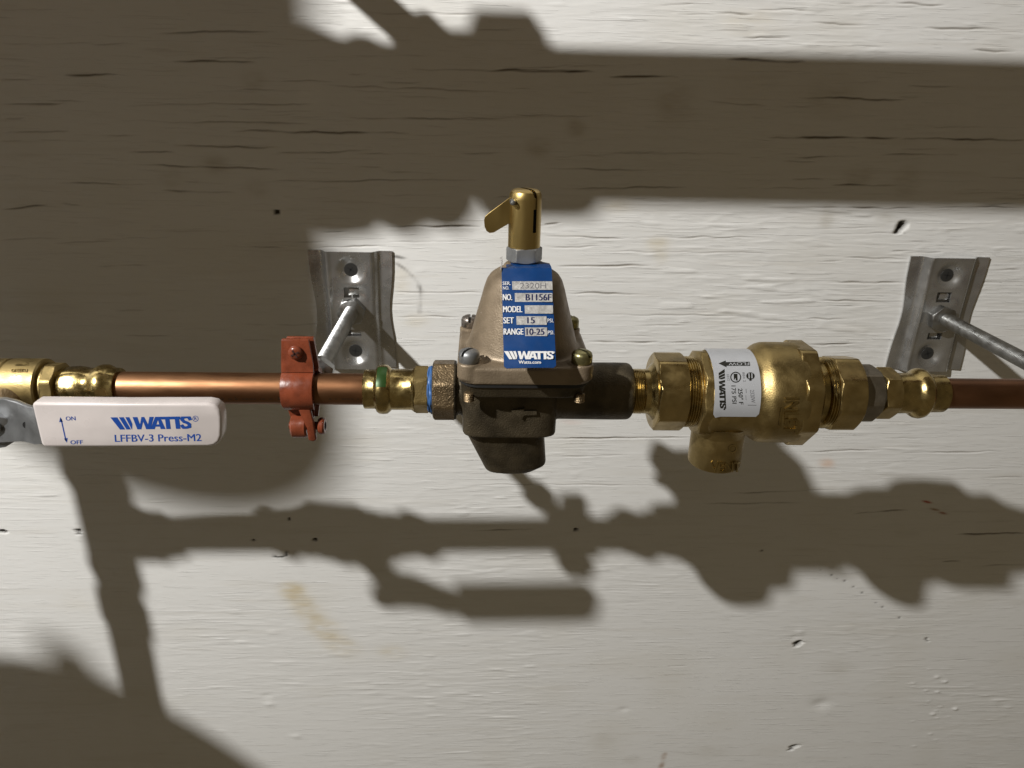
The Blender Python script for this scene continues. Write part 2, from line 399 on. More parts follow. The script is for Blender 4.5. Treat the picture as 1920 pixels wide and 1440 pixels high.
    CR = [(290, 63, 520, 58, .5), (120, 140, 222, 140, 1), (320, 115, 480, 116, .7), (0, 82, 180, 80, .35), (0, 196, 130, 194, .55), (260, 194, 590, 196, .5), (0, 248, 130, 245, .55),
          (290, 228, 580, 231, .45), (430, 245, 770, 250, .7), (320, 271, 530, 277, .6), (240, 285, 330, 285, .45), (240, 307, 540, 319, .55), (100, 343, 290, 346, .45), (300, 358, 440, 360, .65),
          (0, 394, 90, 384, .6), (115, 380, 152, 384, .55), (500, 340, 900, 336, .45), (590, 22, 960, 28, .35), (650, 222, 960, 222, .45), (600, 160, 960, 172, .35), (770, 130, 1110, 134, .8),
          (480, 151, 600, 150, .25), (520, 288, 700, 282, .35), (0, 449, 120, 445, .35), (100, 455, 240, 453, .25), (600, 435, 650, 434, .45), (720, 424, 905, 426, .8), (720, 455, 900, 452, .35),
          (590, 465, 730, 460, .5), (960, 133, 1115, 135, .8), (1140, 144, 1275, 143, .8), (1360, 112, 1512, 115, 1), (1340, 25, 1412, 28, .55), (1420, 18, 1530, 20, .45), (1520, 43, 1622, 48, .5),
          (1390, 70, 1482, 71, .5), (1730, 52, 1872, 56, .6), (1570, 7, 1670, 9, .45), (1680, 5, 1772, 11, .5), (1820, 95, 1902, 97, .55), (1490, 183, 1700, 187, .65), (1320, 188, 1440, 199, .45),
          (1440, 256, 1690, 259, .95), (1690, 259, 1925, 263, 1), (1290, 288, 1390, 288, .45), (1470, 295, 1612, 294, .5), (1650, 289, 1800, 290, .5), (1020, 315, 1240, 320, .45), (1050, 353, 1290, 351, .55),
          (1560, 347, 1682, 348, .75), (1790, 362, 1920, 362, .35), (1510, 390, 1720, 390, .7), (1740, 389, 1920, 388, .6), (1070, 446, 1380, 445, .45), (1690, 475, 1772, 472, .4), (960, 215, 1112, 217, .45),
          (1020, 422, 1050, 419, .6), (1043, 500, 1222, 498, .75), (1020, 463, 1132, 463, .45), (1020, 442, 1180, 447, .45), (1060, 550, 1222, 552, .65), (760, 549, 905, 549, .55), (740, 595, 862, 594, .45),
          (1100, 640, 1222, 642, .65), (1670, 472, 1722, 470, .45), (1580, 483, 1700, 487, .55), (1500, 491, 1582, 490, .35), (1550, 529, 1700, 531, .65), (1540, 564, 1690, 566, .65), (1510, 598, 1592, 597, .5),
          (1510, 646, 1612, 644, .5), (1860, 505, 1912, 506, .4), (1160, 643, 1330, 640, .55), (1530, 645, 1602, 645, .45), (1030, 823, 1292, 820, .75), (1025, 856, 1182, 852, .4), (880, 908, 1250, 910, .35),
          (875, 995, 1002, 993, .6), (1370, 925, 1512, 920, .65), (1320, 945, 1502, 943, .45), (1520, 847, 1652, 843, .65), (1690, 850, 1882, 846, .6), (1600, 962, 1706, 956, .65), (1790, 1002, 1925, 1000, .9),
          (1500, 920, 1620, 917, .4), (1760, 880, 1882, 878, .45), (1840, 896, 1925, 893, .4), (1765, 1053, 1802, 1052, .55), (1840, 1061, 1925, 1058, .45), (1100, 470, 1500, 476, .3), (1120, 590, 1400, 592, .3),
          (1190, 610, 1290, 611, .35), (1380, 1255, 1500, 1250, .2), (1750, 1240, 1820, 1237, .3), (330, 1290, 390, 1288, .3), (1250, 1250, 1290, 1248, .25), (640, 850, 800, 848, .25)]
    for c in CR: crack(*c)
    for _ in range(260):
        x = rng.uniform(-200, 2100); y = rng.choice([rng.uniform(0, 640), rng.uniform(0, 1440)]); l = rng.uniform(25, 170)
        crack(x, y, x+l, y+l*rng.uniform(-.02, .02), rng.uniform(.08, .34) if y < 900 else rng.uniform(.05, .18), .9)
    # nail and screw holes with pit shade put into the tint, paint chips: (x, y, radius mm, depth mm, lip)
    def hole(x, y, rx, rz, dep, dark=1, lip=.0, rot=0, ring=False):
        P = at(x, y, 0); W = win(P, max(rx, rz)*MM*3.2); Xs, Zs = X[W], Z[W]; dx = Xs-P.x; dz = Zs-P.z; c, s = math.cos(rot), math.sin(rot)
        u = (dx*c+dz*s)/(rx*MM); v = (-dx*s+dz*c)/(rz*MM); q = np.sqrt(u*u+v*v)+.55*vn(Xs, Zs, .0016, .0016, int(x) % 97+50)
        g = 1/(1+np.exp((q-1)*9))
        if ring:
            rg = np.exp(-((q-1)/.22)**2)*(np.clip(.4-.9*v+.4*u, 0, 1)); H[W] += g*.0003-rg*.0009
            tint[W] *= 1-(rg*.92)[..., None]
        else:
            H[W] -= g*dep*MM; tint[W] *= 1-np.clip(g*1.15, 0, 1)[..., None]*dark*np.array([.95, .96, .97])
        if lip:
            H[W] += np.exp(-((q-1.45)/.3)**2)*np.clip(-v*.7+u*.35-.25, 0, 1)*np.clip(.6+1.6*vn(Xs, Zs, .0022, .0018, int(y) % 89+20), 0, 1.3)*lip*.6*MM
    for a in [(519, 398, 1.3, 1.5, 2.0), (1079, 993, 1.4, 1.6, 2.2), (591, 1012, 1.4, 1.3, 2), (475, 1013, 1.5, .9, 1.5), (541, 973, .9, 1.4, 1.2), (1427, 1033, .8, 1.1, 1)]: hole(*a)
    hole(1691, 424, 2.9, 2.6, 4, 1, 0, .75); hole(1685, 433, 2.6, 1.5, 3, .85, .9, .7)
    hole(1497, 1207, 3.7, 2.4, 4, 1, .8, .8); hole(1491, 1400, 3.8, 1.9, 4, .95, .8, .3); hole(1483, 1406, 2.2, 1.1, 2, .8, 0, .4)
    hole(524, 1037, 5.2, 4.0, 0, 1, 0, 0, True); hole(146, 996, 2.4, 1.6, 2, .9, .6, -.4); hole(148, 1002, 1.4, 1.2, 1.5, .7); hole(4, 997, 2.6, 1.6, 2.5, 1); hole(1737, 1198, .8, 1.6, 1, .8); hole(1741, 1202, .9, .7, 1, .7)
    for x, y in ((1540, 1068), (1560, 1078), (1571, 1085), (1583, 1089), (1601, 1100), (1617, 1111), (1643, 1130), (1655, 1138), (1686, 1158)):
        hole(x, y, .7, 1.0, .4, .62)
    # red and brown scratches, pencil line by the left plate
    for x, y, l, c in ((1738, 941, 4, (.55, .12, .07)), (1752, 955, 4, (.5, .33, .22)), (1768, 962, 3.5, (.5, .22, .15))): stain(x, y, l*MM, .9*MM, c, 1.4, -.25)
    for (xa, ya), (xb, yb) in zip([(738, 481), (744, 494), (757, 503), (772, 516), (784, 531), (789, 545), (788, 570)], [(756, 486), (757, 503), (772, 516), (784, 531), (789, 545), (788, 570), (786, 590)]):
        for k in range(5):
            t = k/5; stain(xa+(xb-xa)*t, ya+(yb-ya)*t, 1.4*MM, .9*MM, (.35, .34, .33), .8)
    for t in range(4): stain(742+5*t, 480+1.5*t, 2*MM, .9*MM, (.3, .29, .28), 1)
    # crumbled paint lumps
    for i in range(30):
        x = 1745+rng.normal(0, 36); y = 1330+rng.normal(0, 30); r = rng.uniform(.4, 1.5)**1.5*MM; P = at(x, y, 0)
        W = win(P, .006); g = np.exp(-(((X[W]-P.x)/(r*1.2))**2+((Z[W]-P.z)/r)**2)**1.3); H[W] += g*r*.42
    for x, y in ((1500, 1185), (1490, 1195), (1170, 1330), (500, 1305), (505, 1320), (555, 1380)):
        P = at(x, y, 0); g = np.exp(-(((X-P.x)/.004)**2+((Z-P.z)/.0025)**2)); H += g*.0005*np.where(rng.rand() > .3, 1, -1)
    P = at(1540, 1320, 0); H -= .0012*np.exp(-(((X-P.x)/.008)**2+((Z-P.z)/.006)**2))
    co = np.stack([X, -H, Z], -1).reshape(-1, 3).astype(np.float32)
    idx = np.arange(nx*nz).reshape(nz, nx)
    q = np.stack([idx[:-1, :-1], idx[:-1, 1:], idx[1:, 1:], idx[1:, :-1]], -1).reshape(-1, 4)
    me = bpy.data.meshes.new('wall'); me.vertices.add(len(co)); me.vertices.foreach_set('co', co.ravel())
    me.loops.add(q.size); me.loops.foreach_set('vertex_index', q.ravel().astype(np.int32))
    me.polygons.add(len(q)); me.polygons.foreach_set('loop_start', np.arange(0, q.size, 4, dtype=np.int32)); me.polygons.foreach_set('loop_total', np.full(len(q), 4, np.int32))
    me.polygons.foreach_set('use_smooth', np.ones(len(q), bool)); me.update()
    at_ = me.attributes.new('wear_and_pit_shade', 'FLOAT_COLOR', 'POINT')
    at_.data.foreach_set('color', np.concatenate([np.clip(tint, 0, 1.25), np.ones((nz, nx, 1))], -1).ravel().astype(np.float32))
    m = bpy.data.materials.new('white_painted_plywood'); m.use_nodes = True; nt = m.node_tree; N = nt.nodes; L = nt.links; p = N['Principled BSDF']
    a = N.new('ShaderNodeAttribute'); a.attribute_name = 'wear_and_pit_shade'; mx = N.new('ShaderNodeMix'); mx.data_type = 'RGBA'; mx.blend_type = 'MULTIPLY'; mx.inputs[0].default_value = 1
    mx.inputs[6].default_value = (.74, .74, .725, 1); L.new(a.outputs['Color'], mx.inputs[7]); L.new(mx.outputs[2], p.inputs['Base Color'])
    p.inputs['Roughness'].default_value = .5; p.inputs['Specular IOR Level'].default_value = .25
    tc = N.new('ShaderNodeTexCoord'); mp = N.new('ShaderNodeMapping'); mp.inputs['Scale'].default_value = (.12, 1, 1); L.new(tc.outputs['Object'], mp.inputs[0])
    n1 = N.new('ShaderNodeTexNoise'); n1.inputs['Scale'].default_value = 900; n1.inputs['Detail'].default_value = 3; L.new(mp.outputs[0], n1.inputs['Vector'])
    b = N.new('ShaderNodeBump'); b.inputs['Strength'].default_value = .18; b.inputs['Distance'].default_value = .0002; L.new(n1.outputs['Fac'], b.inputs['Height'])
    last = b                                             # sparse crisp fibre lines standing out of the paint
    for sc, sx, lo_, hi_, dist in ((620, .035, .61, .68, .00016), (1150, .05, .62, .70, .00010)):
        m2 = N.new('ShaderNodeMapping'); m2.inputs['Scale'].default_value = (sx, 1, 1); m2.inputs['Location'].default_value = (sc, 0, .3); L.new(tc.outputs['Object'], m2.inputs[0])
        n2 = N.new('ShaderNodeTexNoise'); n2.inputs['Scale'].default_value = sc; n2.inputs['Detail'].default_value = 2; n2.inputs['Distortion'].default_value = .3; L.new(m2.outputs[0], n2.inputs['Vector'])
        r2 = N.new('ShaderNodeMapRange'); r2.interpolation_type = 'SMOOTHSTEP'; r2.inputs[1].default_value = lo_; r2.inputs[2].default_value = hi_; L.new(n2.outputs['Fac'], r2.inputs[0])
        b2 = N.new('ShaderNodeBump'); b2.inputs['Strength'].default_value = .8; b2.inputs['Distance'].default_value = dist; L.new(r2.outputs[0], b2.inputs['Height']); L.new(last.outputs[0], b2.inputs['Normal']); last = b2
    L.new(last.outputs[0], p.inputs['Normal'])
    me.materials.append(m)
    o = bpy.data.objects.new('wall', me); COL.objects.link(o)
    tag(o, 'white painted plywood wall with horizontal cracks and nail holes', kind='structure')
build_wall()

# =================================================================== COPPER TUBES
CP = (0, -D, ZP)
def tube(x0, x1, r, axis='X', c=CP, seg=48):
    bm = bmesh.new(); n = max(2, int((x1-x0)/.01))
    lathe(bm, [(x0, r*.985)]+[(x0+.0004+(x1-x0-.0008)*i/n, r) for i in range(n+1)]+[(x1, r*.985)], axis, c, seg); return bm
RT = .00795
o = obj('copper_pipe', tube(XP(205), XP(700), RT), 'copper', label='bright copper pipe running through the red clamp', cat='pipe')
bm = bmesh.new()                                                     # printed line along the tube
sf = on_xcyl(-D, ZP, RT)
rnd = random.Random(3)
x = 235
while x < 680:
    l = rnd.uniform(2, 7)
    if not 528 < x < 604:
        shape(bm, [(x, 747.5), (x+l, 747.6), (x+l, 748.6), (x, 748.6)], sf, .00005)
        if rnd.random() < .22: shape(bm, [(x, 744), (x+1.2, 744), (x+3.5, 750), (x+2.3, 750)], sf, .00005)
    x += l+rnd.uniform(1, 9)
obj('print_line', bm, 'label_ink', o)['kind'] = 'stuff'
obj('copper_pipe', tube(XP(1755), .62, RT), 'copper_second', label='shaded copper pipe leaving the thin end of the brass backflow preventer', cat='pipe')

# =================================================================== PRESS FITTINGS
def prof(pts):                          # (px, half height px) -> (X, r) with small rounding left to the points
    return [(XP(x), RP(x, h)) for x, h in pts]
def hexish(n, k, rot=.3):               # crimped zones are slightly n-sided
    def rad(s, r, th): return r*(1-k)+r*k*(poly_r(n, 1, th, rot)-1)*6 if k else r
    return rad
t = thing('press_adapter', (XP(750), -D, ZP), 'brass press adapter with green bead between copper pipe and bronze regulator', 'fitting')
bm = bmesh.new(); lathe(bm, prof([(684, 32), (684, 36), (685, 37), (704, 37), (706, 38.5), (708, 43), (712, 46), (719, 47), (727, 46), (732, 42), (735, 38.5), (740, 38.5), (772, 38.5), (775, 41), (778, 43)]), 'X', CP, 64,
    lambda s, r, th: r*(1+.035*math.cos(6*th)*max(0, 1-abs((s-XP(755))/(XP(772)-XP(755)))))); obj('sleeve', bm, 'brass_shiny', t, 40)
bm = bmesh.new(); nut(bm, 6, RP(790, 39.5), XP(776.5), XP(806), 'X', CP, .25); obj('hex_shank', bm, 'brass_cast', t)
bm = bmesh.new(); lathe(bm, prof([(802, 38), (803, 41), (805, 44), (807, 43.5), (809, 45.5), (812, 45), (814, 44)]), 'X', CP, 64, lambda s, r, th: r*(1+.022*math.sin(7*th+s*9000)+.015*math.sin(13*th+1))); obj('thread_sealant', bm, 'sealant', t, label='blue thread sealant squeezed out of the joint')
bm = bmesh.new(); lathe(bm, [(XP(711)+(XP(729)-XP(711))*i/8, RP(720, 46.2+1.2*math.sin(math.pi*i/8))) for i in range(9)], 'X', CP, 64, cap=False)
bmesh.ops.delete(bm, geom=[f for f in bm.faces if not (.45 < math.atan2(f.calc_center_median().z-ZP, -(f.calc_center_median().y+D)) < 1.5)], context='FACES')
M['green'] = mat('green_dot_paint', (.022, .060, .012), .3, .35); obj('green_mark', bm, 'green', t)

t = thing('press_adapter', (XP(1700), -D, ZP), 'small brass press adapter crimped on the shaded copper pipe', 'fitting')
bm = bmesh.new(); lathe(bm, prof([(1668, 40), (1674, 37.5), (1680, 37), (1702, 37), (1706, 38), (1709, 41.5), (1714, 45.2), (1720, 46.5), (1726, 45.2), (1731, 41), (1734, 36.5), (1737, 35.5), (1756, 35), (1764, 34.5), (1765, 32)]), 'X', CP, 64,
    lambda s, r, th: r*(1+.04*math.cos(6*th)*max(0, 1-abs((s-XP(1688))/(XP(1702)-XP(1688)))))); obj('sleeve', bm, 'brass_shiny', t, 40)
bm = bmesh.new(); nut(bm, 6, RP(1660, 42), XP(1640), XP(1672), 'X', CP, .15); obj('hex_shank', bm, 'brass', t)
bm = bmesh.new(); lathe(bm, prof([(1634, 39), (1636, 42), (1639, 43.5), (1641, 41)]), 'X', CP, 48, lambda s, r, th: r*(1+.02*math.sin(9*th))); M['pale'] = mat('pale_sealant', (.34, .36, .36), 0, .5); obj('thread_sealant', bm, 'pale', t)

bm = bmesh.new(); nut(bm, 6, RP(1620, 46.5), XP(1594), XP(1637), 'X', CP, .05)
obj('hex_bushing', bm, 'bushing', None, label='grey bronze hex bushing between large union nut and press adapter', cat='bushing')

# =================================================================== BALL VALVE
YH = -.180
XV = -.2445
t = thing('ball_valve', (XV, -D, ZP), 'brass ball valve with white lever handle in front of the copper line', 'valve')
k = RP(60, 1)
bm = bmesh.new(); hb = XP(92)-XV
lathe(bm, [(XV-hb, .0105), (XV-hb, .0133), (XV-hb+.0008, .0140), (XV-.0032, .0140), (XV-.0026, .0134), (XV-.0018, .0134), (XV-.0012, .0141), (XV+hb-.0008, .0141), (XV+hb, .0134), (XV+hb, .0105)], 'X', CP, 64)
obj('body', bm, 'brass_cast', t)
for sg in (1, -1):
    bm = bmesh.new(); a, b2 = XP(97)-XV, XP(120)-XV
    lathe(bm, sorted([(XV+sg*(hb-.001), .0118), (XV+sg*(a+.0005), .0118)]), 'X', CP, 48)
    nut(bm, 8, .0116, *sorted((XV+sg*a, XV+sg*b2)), 'X', CP, .2); obj('end_nut', bm, 'brass_cast', t)
    bm = bmesh.new()
    pr = [(XP(q)-XV, r) for q, r in ((118, .0093), (123, .0094), (127, .0099), (132, .0102), (147, .0103), (163, .0101), (168, .0097), (180, .0097), (184, .0102), (189, .0110), (196, .0115), (204, .0115), (210, .0108), (214, .0100), (224, .0098), (226.5, .0096), (227, .0084))]
    pr = [(XV+sg*s, r) for s, r in pr]; pr = pr if sg > 0 else pr[::-1]
    mid = XV+sg*(XP(147)-XV)
    lathe(bm, pr, 'X', CP, 72, lambda s, r, th: r*(1+.05*math.cos(6*th+.6)*max(0, 1-abs((s-mid)/.006)))); obj('press_end', bm, 'brass_shiny', t, 40)
bm = bmesh.new(); sf = on_xcyl(-D, ZP, .0141)
text(bm, 'OIZEKU', rect_q(22, 692, 52, 698), sf, .0, .01, .0003); shape(bm, [(28, 683), (54, 682), (54, 685), (28, 686)], sf, .0002); obj('cast_lettering', bm, 'brass_shiny', t)
hub = at(-5, 788, -.167); hd = (Vector((XV, -D, ZP))-hub).normalized(); HL = (Vector((XV, -D, ZP))-hub).length
bm = bmesh.new(); lathe(bm, [(.003, .0060), (.0035, .0074), (.010, .0076), (HL-.010, .0082), (HL, .0090)], hd, hub, 48); obj('stem_boss', bm, 'bronze_port', t)
bm = bmesh.new(); lathe(bm, [(-.0065, .0028), (-.006, .0036), (.004, .0036)], hd, hub, 32); obj('stem', bm, 'zinc', t)
bm = bmesh.new(); nut(bm, 6, .0068, -.0045, -.0002, hd, hub, .3); obj('handle_nut', bm, 'dull_zinc', t)
def yh(x): return -.1660-.0105*min(1, max(0, (x-20)/60))
pl = [at(x, y, yh(x)) for x, y in ((-60, 775), (-42, 754), (-12, 743), (14, 744), (35, 749), (56, 758), (90, 765), (90, 828), (70, 829), (52, 824), (34, 823), (16, 834), (-12, 838), (-42, 828), (-60, 803))]
h = obj('handle', slab(pl, Vector((0, -.0026, 0)), .0004, 2), 'dull_zinc', t, 40)
yq = yh(51)-.0026; c = at(51, 797, yq); bm = bmesh.new(); lathe(bm, [(yq-.0004, .0001), (yq-.0003, .0019), (yq+.001, .0019)], 'Y', (c.x, 0, c.z), 24); obj('handle_hole', bm, 'black', h)  # black disc on the plate stands in for the shaded hole
gp = [at(x, y, -.1835) for x, y in ((58, 757), (64, 755.5), (230, 757), (386, 756.5), (400, 759), (411, 768), (415, 782), (415.5, 800), (415, 818), (411, 829), (402, 836), (390, 838), (230, 839), (84, 839), (77, 836), (72, 815), (63, 778))]
grip = obj('grip', slab(gp, Vector((0, .0085, 0)), .0026, 4), 'vinyl', h, 60)
sf = on_plane(Vector((0, -.1835, 0)), Vector((0, -1, 0)))
bm = bmesh.new(); logo(bm, (207, 782.5), (151, -2), (3, 23), sf, .00005); text(bm, 'LFFBV-3 Press-M2', ((216, 828.5), (378, 827), (215, 815)), sf, .00005, .006)
text(bm, 'ON', ((124, 788.5), (142, 788), (123, 781)), sf, .00005, .008); text(bm, 'OFF', ((132.5, 833), (155.5, 832.5), (132, 825.5)), sf, .00005, .008)
ring_px(bm, 366.5, 785, 4.6, 5.6, sf, .00005); text(bm, 'R', ((364.3, 787.6), (369, 787.5), (364.2, 782.2)), sf, .00005, .004)
shape(bm, [(113.3, 785), (115.6, 785), (125, 827), (122.7, 827)], sf, .00005); shape(bm, [(113, 782), (118, 790.5), (111, 791.5)], sf, .00005); shape(bm, [(125.6, 830), (120, 822.5), (127, 821)], sf, .00005)
obj('lettering', bm, 'ink_blue', h)

# =================================================================== PIPE CLAMP + ROD + PLATE
def make_clamp(cx, cy, cz, r, sc, label, mtl='epoxy', group=None, ear=.0185, hs=None):
    t = thing('pipe_clamp', (cx, cy, cz), label, 'clamp', group)
    th, hw = .0024*sc, .0078*sc
    def half(sgn, ear_dy):
        bm = bmesh.new(); a = []
        n = 20
        prof2 = []                                                  # (y, z) centreline path: ear down around the pipe to the hinge
        ez = r+ear*sc
        out = [(sgn*.0012*sc, ez)]
        for i in range(n+1):
            ph = R(82-164*i/n); out.append((sgn*(r+th*.5)*math.cos(ph), (r+th*.5)*math.sin(ph)))
        out.append((sgn*.0012*sc, -r-.007*sc))
        return out
    for sgn, nm in ((-1, 'front_half'), (1, 'back_half')):
        path = half(sgn, 0); path = [(y if i else sgn*.0018*sc, z) for i, (y, z) in enumerate(path)]
        path.insert(1, (sgn*.0018*sc, r+.006*sc)); path.insert(2, (sgn*.0030*sc, r+.0022*sc))
        bm = bmesh.new(); rows = []
        m = len(path)
        for i, (y, z) in enumerate(path):
            y0, z0 = path[max(0, i-1)]; y1, z1 = path[min(m-1, i+1)]; tx, tz = y1-y0, z1-z0; l = math.hypot(tx, tz); ny, nz = -tz/l*th/2, tx/l*th/2
            ws = hw*(1.0 if i else .80) if z > -r*.5 else hw*(1-.25*(-z-r*.5)/(r*.5+.007*sc))
            if i == 0: ws = hw*.84
            rows.append([bm.verts.new((cx+sx*ws+(.0016*sc if sgn > 0 else 0), cy+y+s*ny, cz+z+s*nz)) for sx, s in ((-1, -1), (1, -1), (1, 1), (-1, 1))])
        for i in range(m-1):
            for q in range(4): bm.faces.new((rows[i][q], rows[i][(q+1) % 4], rows[i+1][(q+1) % 4], rows[i+1][q]))
        bm.faces.new(rows[0]); bm.faces.new(rows[-1])
        bmesh.ops.recalc_face_normals(bm, faces=bm.faces)
        es = [e for e in bm.edges if len(e.link_faces) == 2 and e.calc_face_angle(0) > R(50)]
        bmesh.ops.bevel(bm, geom=es, offset=.0009*sc, segments=3, profile=.5, affect='EDGES', clamp_overlap=True)
        obj(nm, bm, mtl, t, 50)
    # hinge: hook leg in front, knuckles behind it
    keep = sc; sc = hs or sc
    zb = cz-r-.0112*sc
    leg = [Vector((cx+x*sc, cy-.0045*sc, cz-r+z*sc)) for x, z in ((-.001, .0022), (.0055, .0012), (.0066, -.006), (.0074, -.0168), (.0058, -.0178), (.0032, -.0172), (.0028, -.0100), (.0008, -.0045))]
    obj('hook', slab(leg, Vector((0, -.0028*sc, 0)), .0008*sc, 2), mtl, t, 50)
    for x0, x1, rr in ((-.0056, .0026, .0062), (.0078, .0112, .0044)):
        bm = bmesh.new(); lathe(bm, [(x0*sc, rr*.6*sc), (x0*sc, rr*.85*sc), ((x0+.0009)*sc, rr*sc), ((x1-.0009)*sc, rr*sc), (x1*sc, rr*.85*sc), (x1*sc, rr*.6*sc)], 'X', (cx, cy-.002*sc, zb), 28); obj('hinge_knuckle', bm, mtl, t)
    bm = bmesh.new(); lathe(bm, [(-.0068*sc, .0022*sc), (.0112*sc, .0022*sc)], 'X', (cx, cy-.002*sc, zb), 20); obj('hinge_pin', bm, mtl, t)
    sc = keep
    # pan head screw whose shaded cross recess is drawn as raised dark bars
    zs_ = cz+r+min(.0122, ear-.0045)*sc; ys = cy-.0030*sc; bm = bmesh.new()
    def rr(s, r_, th):
        return r_
    lathe(bm, [(ys, .0034*sc), (ys-.0008*sc, .0036*sc), (ys-.0016*sc, .0033*sc), (ys-.0023*sc, .0025*sc), (ys-.0026*sc, .0014*sc), (ys-.0027*sc, .0004*sc)], 'Y', (cx, 0, zs_), 32)
    s = obj('screw', bm, mtl, t, 60)
    bm = bmesh.new()
    for a in (.5, .5+math.pi/2):
        u = Vector((math.cos(a), 0, math.sin(a))); v = Vector((-math.sin(a), 0, math.cos(a)))
        p = Vector((cx, ys-.00262*sc, zs_)); q = [p+u*.0021*sc+v*.00042*sc, p-u*.0021*sc+v*.00042*sc, p-u*.0021*sc-v*.00042*sc, p+u*.0021*sc-v*.00042*sc]
        b = slab(q, Vector((0, -.0002*sc, 0))); me = bpy.data.meshes.new('x'); b.to_mesh(me); b.free(); bm.from_mesh(me)
    M.setdefault('recess', mat('dark_recess_shade', (.05, .015, .01), 0, .6)); obj('cross_recess', bm, 'recess', s)
    return t
CX = XP(564)
clamp = make_clamp(CX, -D, ZP, RT+.0005, 1.0, 'red-brown coated split ring clamp around the bright copper pipe')

def make_rod(x, z, y0, y1, r, label, group=None):
    t = thing('hanger_rod', (x, y1, z), label, 'rod', group)
    bm = bmesh.new(); pts = []; y = y0; p = .0011
    while y < y1:
        pts += [(y, r*.90), (y+p*.28, r), (y+p*.55, r)]; y += p
    lathe(bm, [(y0-.0004, r*.8)]+pts+[(y1, r*.9)], 'Y', (x, 0, z), 28); obj('shaft', bm, 'zinc', t, 25)
    bm = bmesh.new(); nut(bm, 6, r*1.65, y0+.0085, y0+.0145, 'Y', (x, 0, z), .2); obj('lock_nut', bm, 'zinc', t)
    return t
def make_plate(cx, cz, label, seed, group=None):
    t = thing('mounting_plate', (cx, 0, cz), label, 'bracket', group)
    W, Hh = .0275, .0410
    nu, nv = 55, 83
    def hgt(u, v):
        a = abs(u)
        k = min(1, max(0, (W-.0075-a)/.0062)); k = k*k*(3-2*k)
        h = .0011+k*.0046
        h += .0016*math.exp(-((u+(W-.0125))/.0018)**2)*.75                        # pressed ribs beside the channel
        h += .0022*max(0, abs(u)/W-.72)                                            # wings lift a little
        for vz in (.0285, -.0285):
            q = math.hypot(u-.000, v-vz)/.0075; h -= .0036*math.exp(-q**4)         # countersunk dimples
        q = math.hypot(u, v+.001)/.012; h += .0012*math.exp(-q**4)
        q = math.hypot((u)/.009, (v-.0135)/.006); h -= .0010*math.exp(-q**4)
        h += .0012*math.exp(-((Hh-abs(v))/.004)**2)*k*.5
        return h
    bm = bmesh.new(); g = {}
    for j in range(nv):
        for i in range(nu):
            u = -W+2*W*i/(nu-1); v = -Hh+2*Hh*j/(nv-1)
            ws = 1-.105*math.exp(-(v/.019)**2)*(abs(u)/W)**2
            g[i, j] = bm.verts.new((cx+u*ws, -hgt(u, v), cz+v))
    for j in range(nv-1):
        for i in range(nu-1):
            u = -W+2*W*(i+.5)/(nu-1); v = -Hh+2*Hh*(j+.5)/(nv-1)
            if abs(u) < .0052 and abs(v-.0135) < .0032: continue
            if abs(u) < .0052 and abs(v+.0145) < .0026: continue
            bm.faces.new((g[i, j], g[i+1, j], g[i+1, j+1], g[i, j+1]))
    r = bmesh.ops.extrude_face_region(bm, geom=list(bm.faces))
    for q in r['geom']:
        if isinstance(q, bmesh.types.BMVert): q.co.y += .0012
    obj('plate', bm, 'galv', t, 50)
    for vz, dx in ((.0135, .0012), (-.0145, .0010)):
        pts = [Vector((cx+dx+x, -.0030, cz+vz+z)) for x, z in ((-.0034, -.0024), (.0040, -.0020), (.0038, .0022), (-.0030, .0026))]
        obj('bent_tab', slab(pts, Vector((0, .0010, 0)), .0003, 2), 'galv', t, 40)
    for vz in (.0285, -.0285):
        bm = bmesh.new(); y = -.0026
        lathe(bm, [(y+.0020, .0020), (y+.0006, .0040), (y, .0045), (y-.0003, .0043), (y-.0004, .0012)], 'Y', (cx, 0, cz+vz), 32); s = obj('screw', bm, 'black_screw', t, 40)
        bm = bmesh.new(); a0 = .4+seed+vz*20
        for a in (a0, a0+math.pi/2):
            u = Vector((math.cos(a), 0, math.sin(a))); vv = Vector((-math.sin(a), 0, math.cos(a))); p = Vector((cx, y-.0004, cz+vz))
            b = slab([p+u*.0023+vv*.0004, p-u*.0023+vv*.0004, p-u*.0023-vv*.0004, p+u*.0023-vv*.0004], Vector((0, -.00012, 0))); me = bpy.data.meshes.new('x'); b.to_mesh(me); b.free(); bm.from_mesh(me)
        obj('cross_recess', bm, 'black', s)  # black raised bars stand in for shade inside the recess
    bm = bmesh.new(); nut(bm, 6, .0082, -.0125, -.0058, 'Y', (cx, 0, ZP), .35+seed); obj('hex_nut', bm, 'zinc', t)
    return t
XL, XR = -.1022, .3045
make_plate(XL, -.0050, 'galvanised mounting plate on the wall behind the red clamp', 0.)
make_plate(XR-.0015, -.0030, 'galvanised mounting plate on the wall above the shaded copper pipe', .5)
make_rod(XL, ZP, -D+.0115, -.003, .0047, 'short zinc rod from the red clamp back to its wall plate')
make_rod(XR, ZP, -D+.0115, -.003, .0047, 'zinc threaded rod standing out from the wall plate above dark copper pipe')
make_clamp(XR, -D, ZP, RT+.0005, 1.0, 'red-brown clamp at the end of the threaded rod on dark copper pipe')

